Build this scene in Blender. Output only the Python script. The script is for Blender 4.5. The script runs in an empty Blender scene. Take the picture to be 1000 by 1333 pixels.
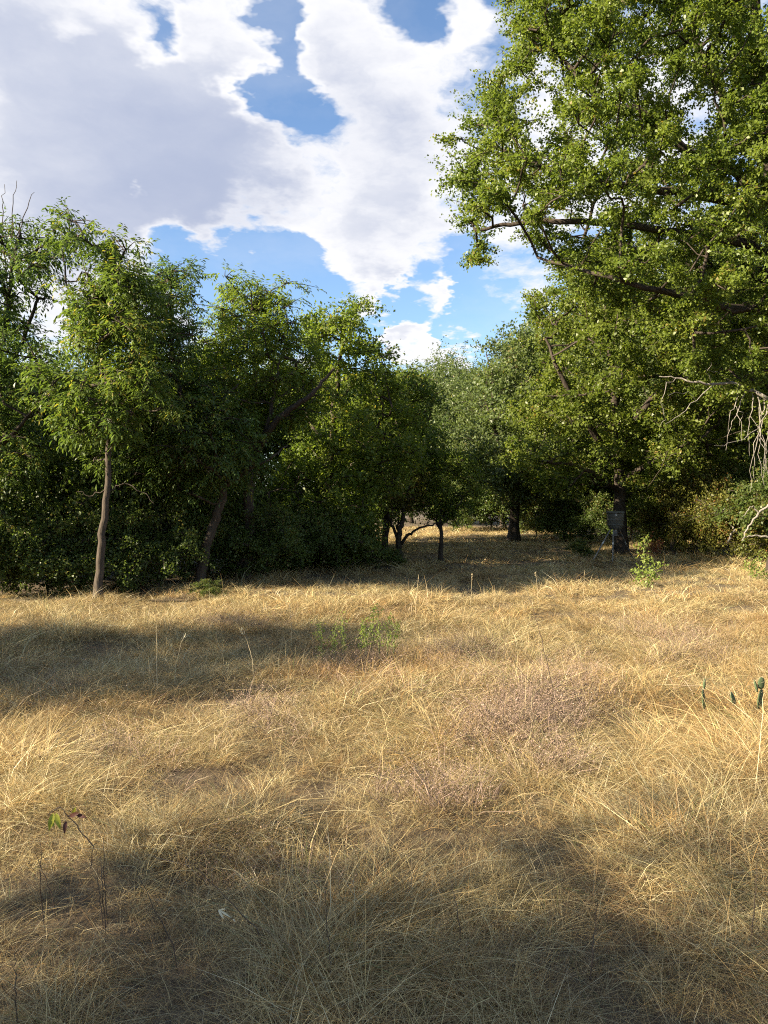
import bpy, math, random
import numpy as np
from mathutils import Vector, Matrix

sc = bpy.context.scene
# ------------------------------------------------------------------ camera
F = 990.0; CX, CY, HOR = 500.0, 666.5, 650.0        # photo pixels (1000 x 1333)
CAMZ = 1.70
PITCH = -math.atan((CY - HOR) / F)
cam_d = bpy.data.cameras.new("camera"); cam = bpy.data.objects.new("camera", cam_d)
sc.collection.objects.link(cam); sc.camera = cam
cam_d.sensor_fit = 'VERTICAL'; cam_d.angle_y = 2 * math.atan(CY / F)
cam_d.clip_start = 0.05; cam_d.clip_end = 3000
cam.location = (0, 0, CAMZ); cam.rotation_euler = (math.pi / 2 + PITCH, 0, 0)

# ------------------------------------------------------------------ light
SUN_EL = math.radians(25.0)
HEAD = np.array([0.927, 0.375])                      # where the light travels over the ground
sun_dir = Vector((-HEAD[0] * math.cos(SUN_EL), -HEAD[1] * math.cos(SUN_EL), math.sin(SUN_EL)))
sl = bpy.data.lights.new("sun", 'SUN'); sl.energy = 5.0; sl.angle = math.radians(0.5); sl.color = (1.0, 0.85, 0.62)
so = bpy.data.objects.new("sun", sl); sc.collection.objects.link(so)
so.rotation_euler = (-sun_dir).to_track_quat('-Z', 'Y').to_euler(); so.location = (-30, -10, 30)

sc.view_settings.view_transform = 'Standard'; sc.view_settings.look = 'None'
sc.view_settings.exposure = 2.05; sc.view_settings.gamma = 1.0
sc.render.engine = 'CYCLES'
cy = sc.cycles
cy.max_bounces = 7; cy.diffuse_bounces = 5; cy.glossy_bounces = 1; cy.transmission_bounces = 5
cy.filter_width = 1.1
cy.caustics_reflective = False; cy.caustics_refractive = False
cy.use_denoising = False
cy.use_adaptive_sampling = True

def pix(px, py, Y):
    """point on the ray of a photo pixel at world depth Y"""
    vx, vz = (px - CX) / F, -(py - CY) / F
    c, s = math.cos(PITCH), math.sin(PITCH)
    dy, dz = c - s * vz, s + c * vz
    return np.array([vx * Y / dy, Y, CAMZ + dz * Y / dy])
def pdir(px, py):
    v = pix(px, py, 1.0) - np.array([0, 0, CAMZ]); return v / np.linalg.norm(v)

# ------------------------------------------------------------------ world: Nishita sky and broken cumulus
class NT:
    def __init__(s, tree): s.t = tree; s.n = tree.nodes; s.l = tree.links
    def new(s, typ, **kw):
        n = s.n.new(typ)
        for k, v in kw.items(): setattr(n, k, v)
        return n
    def put(s, sock, v):
        if hasattr(v, 'is_output') or isinstance(v, bpy.types.NodeSocket): s.l.new(v, sock)
        else: sock.default_value = v
    def m(s, op, a, b=0.0, c=None, clamp=False):
        n = s.new('ShaderNodeMath', operation=op); n.use_clamp = clamp
        s.put(n.inputs[0], a); s.put(n.inputs[1], b)
        if c is not None: s.put(n.inputs[2], c)
        return n.outputs[0]
    def v(s, op, a, b=None, out=0):
        n = s.new('ShaderNodeVectorMath', operation=op); s.put(n.inputs[0], a)
        if b is not None: s.put(n.inputs[1], b)
        return n.outputs[out]
    def noise(s, vec, scale, detail=5, rough=0.55, out=0):
        n = s.new('ShaderNodeTexNoise'); s.put(n.inputs['Vector'], vec)
        n.inputs['Scale'].default_value = scale; n.inputs['Detail'].default_value = detail
        n.inputs['Roughness'].default_value = rough
        return n.outputs[out]
    def mapr(s, val, a, b, c=0.0, d=1.0, smooth=False):
        n = s.new('ShaderNodeMapRange')
        n.interpolation_type = 'SMOOTHSTEP' if smooth else 'LINEAR'
        s.put(n.inputs[0], val)
        for i, q in enumerate((a, b, c, d)): s.put(n.inputs[i + 1], q)
        return n.outputs[0]
    def mix(s, f, a, b):
        n = s.new('ShaderNodeMix', data_type='RGBA'); s.put(n.inputs[0], f); s.put(n.inputs[6], a); s.put(n.inputs[7], b)
        return n.outputs[2]

world = bpy.data.worlds.new("World"); sc.world = world; world.use_nodes = True
w = NT(world.node_tree); w.n.clear()
SKY_STRENGTH = 0.060
CLOUD_LIT = (0.250, 0.250, 0.256, 1); CLOUD_BASE = (0.116, 0.131, 0.174, 1)
sky = w.new('ShaderNodeTexSky', sky_type='NISHITA'); sky.sun_disc = False
sky.sun_elevation = SUN_EL; sky.sun_rotation = math.atan2(sun_dir.x, sun_dir.y)
sky.altitude = 200; sky.air_density = 1.0; sky.dust_density = 0.3; sky.ozone_density = 3.0
tc = w.new('ShaderNodeTexCoord'); D0 = w.v('NORMALIZE', tc.outputs['Generated'])
sep = w.new('ShaderNodeSeparateXYZ'); w.l.new(D0, sep.inputs[0])
zz = w.m('ADD', w.m('MAXIMUM', sep.outputs[2], 0.0), 0.28)
comb = w.new('ShaderNodeCombineXYZ')
w.l.new(w.m('DIVIDE', sep.outputs[0], zz), comb.inputs[0]); w.l.new(w.m('DIVIDE', sep.outputs[1], zz), comb.inputs[1])
w.l.new(w.m('MULTIPLY', sep.outputs[2], 1.6), comb.inputs[2])
P = comb.outputs[0]
def scaled(vec, k):
    n = w.new('ShaderNodeVectorMath', operation='SCALE'); w.l.new(vec, n.inputs[0]); n.inputs[3].default_value = k; return n.outputs[0]
warp1 = w.v('SUBTRACT', w.noise(P, 2.4, 3, 0.5, out=1), (0.5, 0.5, 0.5))
warp2 = w.v('SUBTRACT', w.noise(P, 9.0, 4, 0.6, out=1), (0.5, 0.5, 0.5))
off = w.v('ADD', scaled(warp1, 0.07), scaled(warp2, 0.11))
Dw = w.v('ADD', D0, off); Pw = w.v('ADD', P, scaled(off, 0.8))
n1 = w.noise(Pw, 3.0, 6, 0.60); n2 = w.noise(Pw, 10.0, 5, 0.62)
field = w.m('ADD', w.m('MULTIPLY', w.m('SUBTRACT', n1, 0.475), 2.3), w.m('MULTIPLY', w.m('SUBTRACT', n2, 0.5), 2.3))
# cloud masses and clearings, as directions in the sky: (px, py, radius px, weight)
SKYB = [(60,120,150,.8),(180,200,150,.95),(300,230,100,.9),(390,240,55,.5),(60,260,130,.7),(250,130,90,.5),(310,40,50,.4),(20,20,90,.5),(150,90,60,.3),
        (460,100,80,.62),(530,190,80,.62),(440,45,60,.5),(510,290,75,.60),(570,130,60,.4),(445,310,50,.45),(600,30,36,.7),(480,340,60,.4),(560,270,50,.3),
        (540,425,46,1.5),(515,432,26,.5),(572,378,32,1.0),(490,372,30,.8),(600,466,36,1.2),(70,420,60,.5),(760,130,140,.4),(850,330,200,.3),
        (205,48,36,-1.3),(95,28,24,-.9),(345,140,42,-1.35),(388,150,40,-1.3),(325,112,30,-.7),(362,60,24,-1.0),(360,15,24,-1.0),
        (320,360,66,-1.2),(225,325,40,-1.0),(395,352,36,-.8),(180,248,12,-.9),(545,12,36,-1.1),(552,350,20,-.7),(600,345,22,-.8),(630,415,45,-1.0),
        (475,460,40,-.8),(400,405,40,-.7),(270,350,46,-.6),(588,440,16,-.5),(440,385,20,-.4),(548,392,24,-1.6),(512,398,22,-1.6),(598,402,28,-1.3),(585,360,14,.4),(490,425,16,-1.0),(600,330,26,-.8),(585,445,16,-.8)]
for (px, py, r, wt) in SKYB:
    c = pdir(px, py); rr = r / F * 1.15
    dist = w.v('DISTANCE', Dw, tuple(c), out=1)
    g = w.mapr(dist, rr * 1.25, rr * 0.15, 0.0, wt * 1.35, smooth=True)
    field = w.m('ADD', field, g)
alpha = w.mapr(field, -0.22, 0.85, smooth=True)
thick = w.m('ADD', w.mapr(field, 0.5, 2.2, smooth=True), w.m('MULTIPLY', w.m('SUBTRACT', w.noise(P, 2.6, 4, 0.55), 0.5), 1.5))
wisp = w.m('MULTIPLY', w.mapr(n1, 0.42, 0.75), 0.22)
alpha = w.m('MAXIMUM', alpha, wisp)
for (px, py, r, wt) in [(240,260,140,.25),(90,230,150,.12),(160,150,120,.08),(330,270,80,.15),(470,140,90,.12),(540,240,80,-.10),(440,330,60,-.35),(330,130,40,-.4),(540,425,50,-.5),(590,465,50,-.5),(575,378,40,-.4)]:
    thick = w.m('ADD', thick, w.mapr(w.v('DISTANCE', Dw, tuple(pdir(px, py)), out=1), r / F * 1.4, r / F * .2, 0.0, wt, smooth=True))
bright = w.m('ADD', w.m('MULTIPLY', w.m('SUBTRACT', n2, 0.5), 0.5), w.m('MULTIPLY', w.m('SUBTRACT', n1, 0.5), 0.7))
thick = w.mapr(w.m('SUBTRACT', thick, bright), -0.25, 1.75, smooth=True)
ccol = w.mix(thick, CLOUD_LIT, CLOUD_BASE)
skyc = w.new('ShaderNodeVectorMath', operation='SCALE'); w.l.new(sky.outputs[0], skyc.inputs[0]); skyc.inputs[3].default_value = SKY_STRENGTH
full = w.mix(alpha, skyc.outputs[0], ccol)
bg = w.new('ShaderNodeBackground'); w.l.new(full, bg.inputs[0]); bg.inputs[1].default_value = 1.0
wo = w.new('ShaderNodeOutputWorld'); w.l.new(bg.outputs[0], wo.inputs[0])
world.cycles.sampling_method = 'NONE'

# ------------------------------------------------------------------ helpers
C = sc.collection
rng = np.random.default_rng(7)
def nrm(a): return a / np.maximum(np.linalg.norm(a, axis=-1, keepdims=True), 1e-9)
def rdir(n): return nrm(rng.normal(size=(n, 3)))

def _hash(ix, iy, seed):
    h = (ix.astype(np.int64) * 374761393 + iy.astype(np.int64) * 668265263 + seed * 1442695) & 0x7fffffff
    h = ((h ^ (h >> 13)) * 1274126177) & 0x7fffffff
    return ((h ^ (h >> 16)) & 0xffff) / 65535.0
def vnoise(x, y, scale, seed=0):
    x = np.asarray(x, float) * scale + 1000; y = np.asarray(y, float) * scale + 1000
    ix, iy = np.floor(x), np.floor(y); fx, fy = x - ix, y - iy
    fx = fx * fx * (3 - 2 * fx); fy = fy * fy * (3 - 2 * fy)
    a, b = _hash(ix, iy, seed), _hash(ix + 1, iy, seed); c, d = _hash(ix, iy + 1, seed), _hash(ix + 1, iy + 1, seed)
    return (a * (1 - fx) + b * fx) * (1 - fy) + (c * (1 - fx) + d * fx) * fy
def fbm(x, y, scale, seed=0):
    return (vnoise(x, y, scale, seed) + .5 * vnoise(x, y, scale * 2.1, seed + 1) + .25 * vnoise(x, y, scale * 4.3, seed + 2)) / 1.75

def terrain(x, y):
    x = np.asarray(x, float); y = np.asarray(y, float)
    near = np.clip(1 - np.abs(y - 6) / 30, 0.15, 1)
    return ((fbm(x, y, .33, 11) - .5) * .22 + (fbm(x, y, .9, 12) - .5) * .26 + (vnoise(x, y, 1.7, 15) - .5) * .07) * near + 0.10 * np.exp(-((y - 11.5 - .2 * x) / 2.2) ** 2)
def gz(x, y): return float(terrain(x, y))

def tag(o, label=None, cat=None, group=None, kind=None):
    if label: o['label'] = label
    if cat: o['category'] = cat
    if group: o['group'] = group
    if kind: o['kind'] = kind
    return o
def empty(name, loc, label, cat, group=None, rz=0, scale=1):
    o = bpy.data.objects.new(name, None); C.objects.link(o); o.location = [float(q) for q in loc]
    o.rotation_euler = (0, 0, rz); o.scale = (scale,) * 3; o.empty_display_size = .2
    return tag(o, label, cat, group)
def mesh_np(name, verts, faces=None, loops=None, starts=None):
    """verts (N,3); faces (M,k) equal-size polygons"""
    me = bpy.data.meshes.new(name)
    verts = np.ascontiguousarray(verts, dtype=np.float32)
    faces = np.ascontiguousarray(faces, dtype=np.int32); k = faces.shape[1]
    me.vertices.add(len(verts)); me.vertices.foreach_set('co', verts.ravel())
    me.loops.add(faces.size); me.loops.foreach_set('vertex_index', faces.ravel())
    me.polygons.add(len(faces)); me.polygons.foreach_set('loop_start', np.arange(len(faces), dtype=np.int32) * k)
    try: me.polygons.foreach_set('loop_total', np.full(len(faces), k, dtype=np.int32))
    except Exception: pass
    me.update(calc_edges=True)
    return me
def obj(name, me, mat, parent=None, link=True):
    o = bpy.data.objects.new(name, me)
    if mat: me.materials.clear(); me.materials.append(mat)
    if link: C.objects.link(o)
    if parent: o.parent = parent
    return o
def fattr(me, name, vals, domain='FACE'):
    a = me.attributes.new(name, 'FLOAT', domain); a.data.foreach_set('value', np.ascontiguousarray(vals, dtype=np.float32))
def copy_tree(o, parent=None):
    c = o.copy(); C.objects.link(c); c.parent = parent
    for ch in list(o.children): copy_tree(ch, c)
    return c

def tubes(paths, sides=6):
    """paths: list of (pts (k,3), radii (k,)); returns verts, quad faces"""
    V, Q = [], []; off = 0
    ang = np.arange(sides) * 2 * math.pi / sides
    for pts, rad in paths:
        pts = np.asarray(pts, float); rad = np.asarray(rad, float); k = len(pts)
        t = np.gradient(pts, axis=0); t = nrm(t)
        ref = np.where(np.abs(t[:, 2:3]) > .9, np.array([[1., 0, 0]]), np.array([[0, 0, 1.]]))
        ref = np.repeat(ref[:1], k, 0)
        u = nrm(np.cross(t, ref)); v = np.cross(t, u)
        ring = pts[:, None] + rad[:, None, None] * (np.cos(ang)[None, :, None] * u[:, None] + np.sin(ang)[None, :, None] * v[:, None])
        V.append(ring.reshape(-1, 3))
        i = np.arange(k - 1)[:, None] * sides; j = np.arange(sides)[None]; j2 = (j + 1) % sides
        Q.append((np.stack([i + j, i + j2, i + sides + j2, i + sides + j], -1) + off).reshape(-1, 4)); off += k * sides
    return np.concatenate(V), np.concatenate(Q)
def smooth_path(pts, n=5, wob=0.0):
    """Catmull-Rom resample"""
    p = np.asarray(pts, float); p = np.vstack([2 * p[0] - p[1], p, 2 * p[-1] - p[-2]]); out = []
    for i in range(1, len(p) - 2):
        for t in np.linspace(0, 1, n, endpoint=False):
            a, b, c, d = p[i - 1], p[i], p[i + 1], p[i + 2]
            out.append(.5 * ((2 * b) + (c - a) * t + (2 * a - 5 * b + 4 * c - d) * t * t + (3 * b - a - 3 * c + d) * t ** 3))
    out.append(p[-2]); out = np.array(out)
    if wob: out[1:-1] += rng.normal(size=(len(out) - 2, 3)) * wob
    return out

# ------------------------------------------------------------------ materials
def new_mat(name):
    m = bpy.data.materials.new(name); m.use_nodes = True; t = NT(m.node_tree); t.n.clear()
    return m, t
def leaf_mat(name, c_dark, c_light, c_odd, odd=.06, trans=.42, rough=.5):
    m, t = new_mat(name)
    a = t.new('ShaderNodeAttribute', attribute_name='rnd'); b = t.new('ShaderNodeAttribute', attribute_name='clump')
    f = t.m('ADD', t.m('MULTIPLY', a.outputs['Fac'], .55), t.m('MULTIPLY', b.outputs['Fac'], .45))
    col = t.mix(f, (*c_dark, 1), (*c_light, 1))
    isodd = t.m('GREATER_THAN', t.m('ADD', t.m('MULTIPLY', a.outputs['Fac'], .75), t.m('MULTIPLY', b.outputs['Fac'], .25)), 1 - odd * 2.2)
    col = t.mix(isodd, col, (*c_odd, 1))
    p = t.new('ShaderNodeBsdfPrincipled'); t.l.new(col, p.inputs['Base Color']); p.inputs['Roughness'].default_value = rough
    p.inputs['Specular IOR Level'].default_value = .28
    tr = t.new('ShaderNodeBsdfTranslucent')
    br = t.new('ShaderNodeVectorMath', operation='MULTIPLY'); t.l.new(col, br.inputs[0]); br.inputs[1].default_value = (1.7, 1.75, 0.9)
    t.l.new(br.outputs[0], tr.inputs[0])
    mx = t.new('ShaderNodeMixShader'); mx.inputs[0].default_value = trans
    t.l.new(p.outputs[0], mx.inputs[1]); t.l.new(tr.outputs[0], mx.inputs[2])
    o = t.new('ShaderNodeOutputMaterial'); t.l.new(mx.outputs[0], o.inputs[0]); return m
def bark_mat(name, c1, c2, sc_=14):
    m, t = new_mat(name)
    g = t.new('ShaderNodeTexCoord'); mp = t.new('ShaderNodeMapping'); mp.inputs['Scale'].default_value = (1, 1, .22)
    t.l.new(g.outputs['Object'], mp.inputs[0])
    n = t.noise(mp.outputs[0], sc_, 6, .65); n2 = t.noise(g.outputs['Object'], 1.3, 3, .5)
    f = t.m('ADD', t.m('MULTIPLY', n, .8), t.m('MULTIPLY', n2, .3), clamp=True)
    col = t.mix(t.mapr(f, .35, .75), (*c1, 1), (*c2, 1))
    p = t.new('ShaderNodeBsdfPrincipled'); t.l.new(col, p.inputs['Base Color']); p.inputs['Roughness'].default_value = .9
    p.inputs['Specular IOR Level'].default_value = .15
    b = t.new('ShaderNodeBump'); b.inputs['Strength'].default_value = .9; b.inputs['Distance'].default_value = .03
    t.l.new(n, b.inputs['Height']); t.l.new(b.outputs[0], p.inputs['Normal'])
    o = t.new('ShaderNodeOutputMaterial'); t.l.new(p.outputs[0], o.inputs[0]); return m
def plain_mat(name, c, rough=.6, var=.25, scale=20, metal=0, spec=.3):
    m, t = new_mat(name)
    g = t.new('ShaderNodeTexCoord'); n = t.noise(g.outputs['Object'], scale, 4, .6)
    col = t.mix(n, tuple(q * (1 - var) for q in c) + (1,), tuple(min(1, q * (1 + var)) for q in c) + (1,))
    p = t.new('ShaderNodeBsdfPrincipled'); t.l.new(col, p.inputs['Base Color']); p.inputs['Roughness'].default_value = rough
    p.inputs['Metallic'].default_value = metal; p.inputs['Specular IOR Level'].default_value = spec
    o = t.new('ShaderNodeOutputMaterial'); t.l.new(p.outputs[0], o.inputs[0]); return m
M = {}
M['pecan'] = leaf_mat('leaf_pecan', (0.054, 0.092, 0.021), (0.124, 0.165, 0.038), (.21, .19, .04), .06, .42, .42)
M['pecan_dark'] = leaf_mat('leaf_pecan_dark', (0.050, 0.088, 0.024), (0.106, 0.152, 0.040), (.17, .16, .04), .04, .38, .42)
M['yellowgreen'] = leaf_mat('leaf_yellowgreen', (.070, .112, .020), (.155, .190, .036), (.25, .21, .04), .03, .50, .45)
M['oak'] = leaf_mat('leaf_oak', (0.070, 0.106, 0.019), (0.151, 0.178, 0.032), (.20, .15, .045), .03, .42, .42)
M['oak_bright'] = leaf_mat('leaf_oak_bright', (0.073, 0.113, 0.019), (0.157, 0.192, 0.035), (.20, .16, .04), .03, .42, .42)
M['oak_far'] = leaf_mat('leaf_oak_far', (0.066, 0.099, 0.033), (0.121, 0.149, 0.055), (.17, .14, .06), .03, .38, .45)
M['brush'] = leaf_mat('leaf_brush', (0.056, 0.090, 0.024), (0.119, 0.152, 0.041), (.18, .15, .045), .06, .40, .42)
M['autumn'] = leaf_mat('leaf_autumn', (.090, .105, .024), (.17, .16, .038), (.20, .10, .035), .06, .42, .45)
M['sapling'] = leaf_mat('leaf_sapling', (.13, .18, .04), (.24, .29, .08), (.32, .29, .09), .06, .45, .45)
M['rust'] = leaf_mat('leaf_rust', (.20, .07, .035), (.34, .13, .07), (.25, .15, .06), .05, .3)
M['bark'] = bark_mat('bark_dark', (.022, .017, .013), (.075, .060, .048))
M['bark_pale'] = bark_mat('bark_pale', (.035, .028, .022), (.105, .085, .068), 20)
M['bark_dead'] = bark_mat('bark_dead', (.13, .115, .10), (.30, .275, .24), 20)

# ------------------------------------------------------------------ ground
def ground():
    xs = np.concatenate([np.linspace(-1500, -70, 12), np.linspace(-60, -16, 20), np.linspace(-15, 15, 81), np.linspace(16, 60, 20), np.linspace(70, 1500, 12)])
    ys = np.concatenate([np.linspace(-1500, -25, 12), np.linspace(-18, -4, 12), np.linspace(-3, 30, 89), np.linspace(31, 80, 30), np.linspace(95, 1500, 12)])
    X, Y = np.meshgrid(xs, ys); Z = terrain(X, Y)
    v = np.stack([X, Y, Z], -1).reshape(-1, 3); nx, ny = len(xs), len(ys)
    i = (np.arange(ny - 1)[:, None] * nx + np.arange(nx - 1)[None]).ravel()
    me = mesh_np('ground', v, np.stack([i, i + 1, i + nx + 1, i + nx], -1))
    me.polygons.foreach_set('use_smooth', np.ones(len(me.polygons), bool))
    m, t = new_mat('soil_and_thatch')
    g = t.new('ShaderNodeNewGeometry'); n = t.noise(g.outputs['Position'], 9, 8, .7); n2 = t.noise(g.outputs['Position'], .6, 4, .6)
    col = t.mix(t.mapr(n, .35, .7), (.030, .022, .014, 1), (.15, .11, .06, 1))
    col = t.mix(t.mapr(n2, .4, .7), col, (.085, .055, .030, 1))
    p = t.new('ShaderNodeBsdfPrincipled'); t.l.new(col, p.inputs['Base Color']); p.inputs['Roughness'].default_value = .95
    b = t.new('ShaderNodeBump'); b.inputs['Strength'].default_value = .8; b.inputs['Distance'].default_value = .05
    t.l.new(n, b.inputs['Height']); t.l.new(b.outputs[0], p.inputs['Normal'])
    o = t.new('ShaderNodeOutputMaterial'); t.l.new(p.outputs[0], o.inputs[0])
    tag(obj('ground', me, m), 'uneven brown soil under the dry meadow grass', 'ground', kind='structure')
ground()

# ------------------------------------------------------------------ tree machinery
def leaf_quads(pos, d, up, L, W, fold=.18):
    """one folded four-cornered leaf each; pos base, d direction, up ~normal"""
    s = nrm(np.cross(d, up)); n = np.cross(s, d)
    L = L[:, None]; W = W[:, None]
    mid = pos + d * L * .52
    v = np.stack([pos, mid + s * W + n * W * fold * 2, pos + d * L - n * L * .10, mid - s * W + n * W * fold * 2], 1)
    return v.reshape(-1, 3)
def foliage(centers, radii, style, n_leaf, size, flat=.75, weights=None, lsize=None, axis=None):
    """leaf spray round each centre. Returns verts, quads, rnd, clump, twig paths"""
    K = len(centers); tw = style.get('twigs', 9)
    cnt = np.maximum(3, np.round(n_leaf * (weights if weights is not None else np.ones(K)) / tw)).astype(int)
    T = K * tw
    ci = np.repeat(np.arange(K), tw)
    dirs = rdir(T); dirs[:, 2] = dirs[:, 2] * .8 + style.get('lift', .15); dirs = nrm(dirs)
    ln = radii[ci] * rng.uniform(.45, 1.18, T) * np.where(rng.random(T) < .14, 1.5, 1.)
    org = centers[ci] + rdir(T) * radii[ci][:, None] * .12
    vec = dirs * ln[:, None]; vec[:, 2] *= flat
    if axis is None: axis = np.zeros(2)
    ax = centers - np.array([axis[0], axis[1], 0]); ax[:, 2] = rng.normal(size=K) * .35; ax = nrm(nrm(ax) + rng.normal(size=(K, 3)) * .45)[ci]
    vec += ax * (vec * ax).sum(1, keepdims=True) * .75
    tip = org + vec
    per = cnt[ci]; ti = np.repeat(np.arange(T), per); N = len(ti)
    cl = rng.random(K)[ci][ti]
    ls = (lsize if lsize is not None else np.ones(K))[ci][ti]
    if style['kind'] == 'pinnate':
        # compound leaves: groups of leaflets on a drooping rachis
        g = 7; grp = np.concatenate([np.arange(p) // g for p in per])
        key = ti * 1000 + grp; uq, inv = np.unique(key, return_inverse=True); G = len(uq); gt = uq // 1000
        f = rng.uniform(.4, 1.05, G); rp = org[gt] + vec[gt] * f[:, None] + rdir(G) * .05
        rd = nrm(nrm(vec[gt]) * .7 + rdir(G) * .75 + np.array([0, 0, -.25])); gs = size * rng.uniform(.75, 1.25, G)
        k = np.concatenate([np.arange(p) % g for p in per])
        side = nrm(np.cross(rd, np.array([0, 0, 1.]) + rdir(G) * .3))
        along = (k // 2 + 1) / (g // 2 + 1)
        sg = np.where(k % 2 == 0, 1., -1.); sg[k == g - 1] = 0
        S = gs[inv] * ls
        pos = rp[inv] + rd[inv] * (along * S * 2.4)[:, None]
        pos[:, 2] -= (along ** 2) * S * .6
        d = nrm(rd[inv] * .55 + side[inv] * sg[:, None] * .85 + np.array([0, 0, -.42]) + rng.normal(size=(N, 3)) * .16)
        up = nrm(np.array([0, 0, 1.]) + rng.normal(size=(N, 3)) * .35)
        L = S * rng.uniform(.8, 1.25, N); W = L * style.get('asp', .17)
    else:
        f = rng.uniform(.25, 1.08, N); pos = org[ti] + vec[ti] * f[:, None] + rng.normal(size=(N, 3)) * (size * .75)
        d = nrm(nrm(vec[ti]) * .45 + rdir(N) * .9 + np.array([0, 0, -.12]))
        up = nrm(np.array([0, 0, .75]) + rdir(N) * .85)
        L = size * rng.uniform(.65, 1.3, N) * ls; W = L * style.get('asp', .30)
    v = leaf_quads(pos, d, up, L, W)
    q = np.arange(N * 4).reshape(N, 4)
    keep = rng.random(T) < style.get('twigvis', .5)
    tw_paths = [(np.array([org[i], org[i] + vec[i] * .55 + np.array([0, 0, ln[i] * .06]), tip[i]]), np.array([.011, .008, .004]) * style.get('twr', 1)) for i in np.nonzero(keep)[0]]
    return v, q, rng.random(N), cl, tw_paths

def in_poly(px, py, poly):
    poly = np.asarray(poly, float); x0, y0 = poly[:, 0], poly[:, 1]; x1, y1 = np.roll(x0, -1), np.roll(y0, -1)
    c = ((y0[None] > py[:, None]) != (y1[None] > py[:, None])) & (px[:, None] < (x1 - x0)[None] * (py[:, None] - y0[None]) / (y1 - y0 + 1e-9)[None] + x0[None])
    return c.sum(1) % 2 == 1
def edge_dist(px, py, poly):
    poly = np.asarray(poly, float); a = poly; b = np.roll(poly, -1, 0); p = np.stack([px, py], -1)
    ab = b - a; t = np.clip(((p[:, None] - a[None]) * ab[None]).sum(-1) / (ab ** 2).sum(-1)[None], 0, 1)
    return np.linalg.norm(p[:, None] - (a[None] + ab[None] * t[..., None]), axis=-1).min(1)

def spread(poly, Y, thick, n, rad_px, holes=()):
    """well spaced spray centres inside a silhouette given real depth; returns world centres"""
    poly = np.asarray(poly, float); lo, hi = poly.min(0), poly.max(0); out = []; pp = []
    tries = 0
    while len(out) < n and tries < 60:
        tries += 1
        m_ = n * 3; x = rng.uniform(lo[0], hi[0], m_); y = rng.uniform(lo[1], hi[1], m_)
        ok = in_poly(x, y, poly); x, y = x[ok], y[ok]
        e = edge_dist(x, y, poly)
        ok = e > rad_px * .55; x, y, e = x[ok], y[ok], e[ok]
        for (hx, hy, hr) in holes:
            ok = (x - hx) ** 2 + (y - hy) ** 2 > (hr + rad_px * .5) ** 2; x, y, e = x[ok], y[ok], e[ok]
        half = thick * np.sqrt(np.clip(e / (rad_px * 5), .05, 1))
        dz = rng.uniform(-1, 1, len(x)) * half
        for i in range(len(x)):
            if len(out) >= n: break
            p = pix(x[i], y[i], Y + dz[i]); r = rad_px * Y / F
            if pp:
                if np.min(((np.array(pp) - p) ** 2).sum(1)) < (r * (.62 if tries < 20 else .4)) ** 2: continue
            pp.append(p); out.append(p)
    return np.array(out)

def grow(skeleton, centers, r_tip=.012):
    """connect spray centres to the limb skeleton; returns branch paths with pipe-model radii"""
    nodes = [p for p in skeleton]; par = [-1] * len(nodes); ns = len(nodes)
    sk = np.array(skeleton); d0 = np.min(np.linalg.norm(centers[:, None] - sk[None], axis=-1), 1)
    order = np.argsort(d0); arr = np.zeros((ns + len(centers) * 4, 3)); arr[:ns] = sk; cnt = ns
    w_ = np.ones(ns + len(centers) * 4) * 1.0; pl = np.zeros(ns + len(centers) * 4)
    load = np.zeros(ns + len(centers) * 4); parr = -np.ones(ns + len(centers) * 4, int)
    paths = []
    for c in order:
        p = centers[c]; dv = arr[:cnt] - p; dd = np.linalg.norm(dv, axis=1)
        cost = dd + .35 * pl[:cnt] + np.maximum(0, dv[:, 2]) * .8
        j = int(np.argmin(cost)); a = arr[j]
        m1 = a + (p - a) * .33 + rng.normal(size=3) * dd[j] * .07 + np.array([0, 0, -.05 * dd[j]])
        m2 = a + (p - a) * .68 + rng.normal(size=3) * dd[j] * .07 + np.array([0, 0, .03 * dd[j]])
        ids = [j]
        for q in (m1, m2, p):
            arr[cnt] = q; parr[cnt] = ids[-1]; pl[cnt] = pl[ids[-1]] + dd[j] / 3; ids.append(cnt); cnt += 1
        paths.append(ids)
        k = cnt - 1
        while k >= 0: load[k] += 1; k = parr[k]
    res = []
    for ids in paths:
        rad = r_tip * np.maximum(1, load[ids]) ** .44
        rad[0] = min(rad[0], rad[1] * 1.25)
        res.append((arr[ids], rad))
    return res
def mk_leafmesh(name, v, q, rnd, cl):
    me = mesh_np(name, v, q); fattr(me, 'rnd', rnd); fattr(me, 'clump', cl); return me

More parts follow.
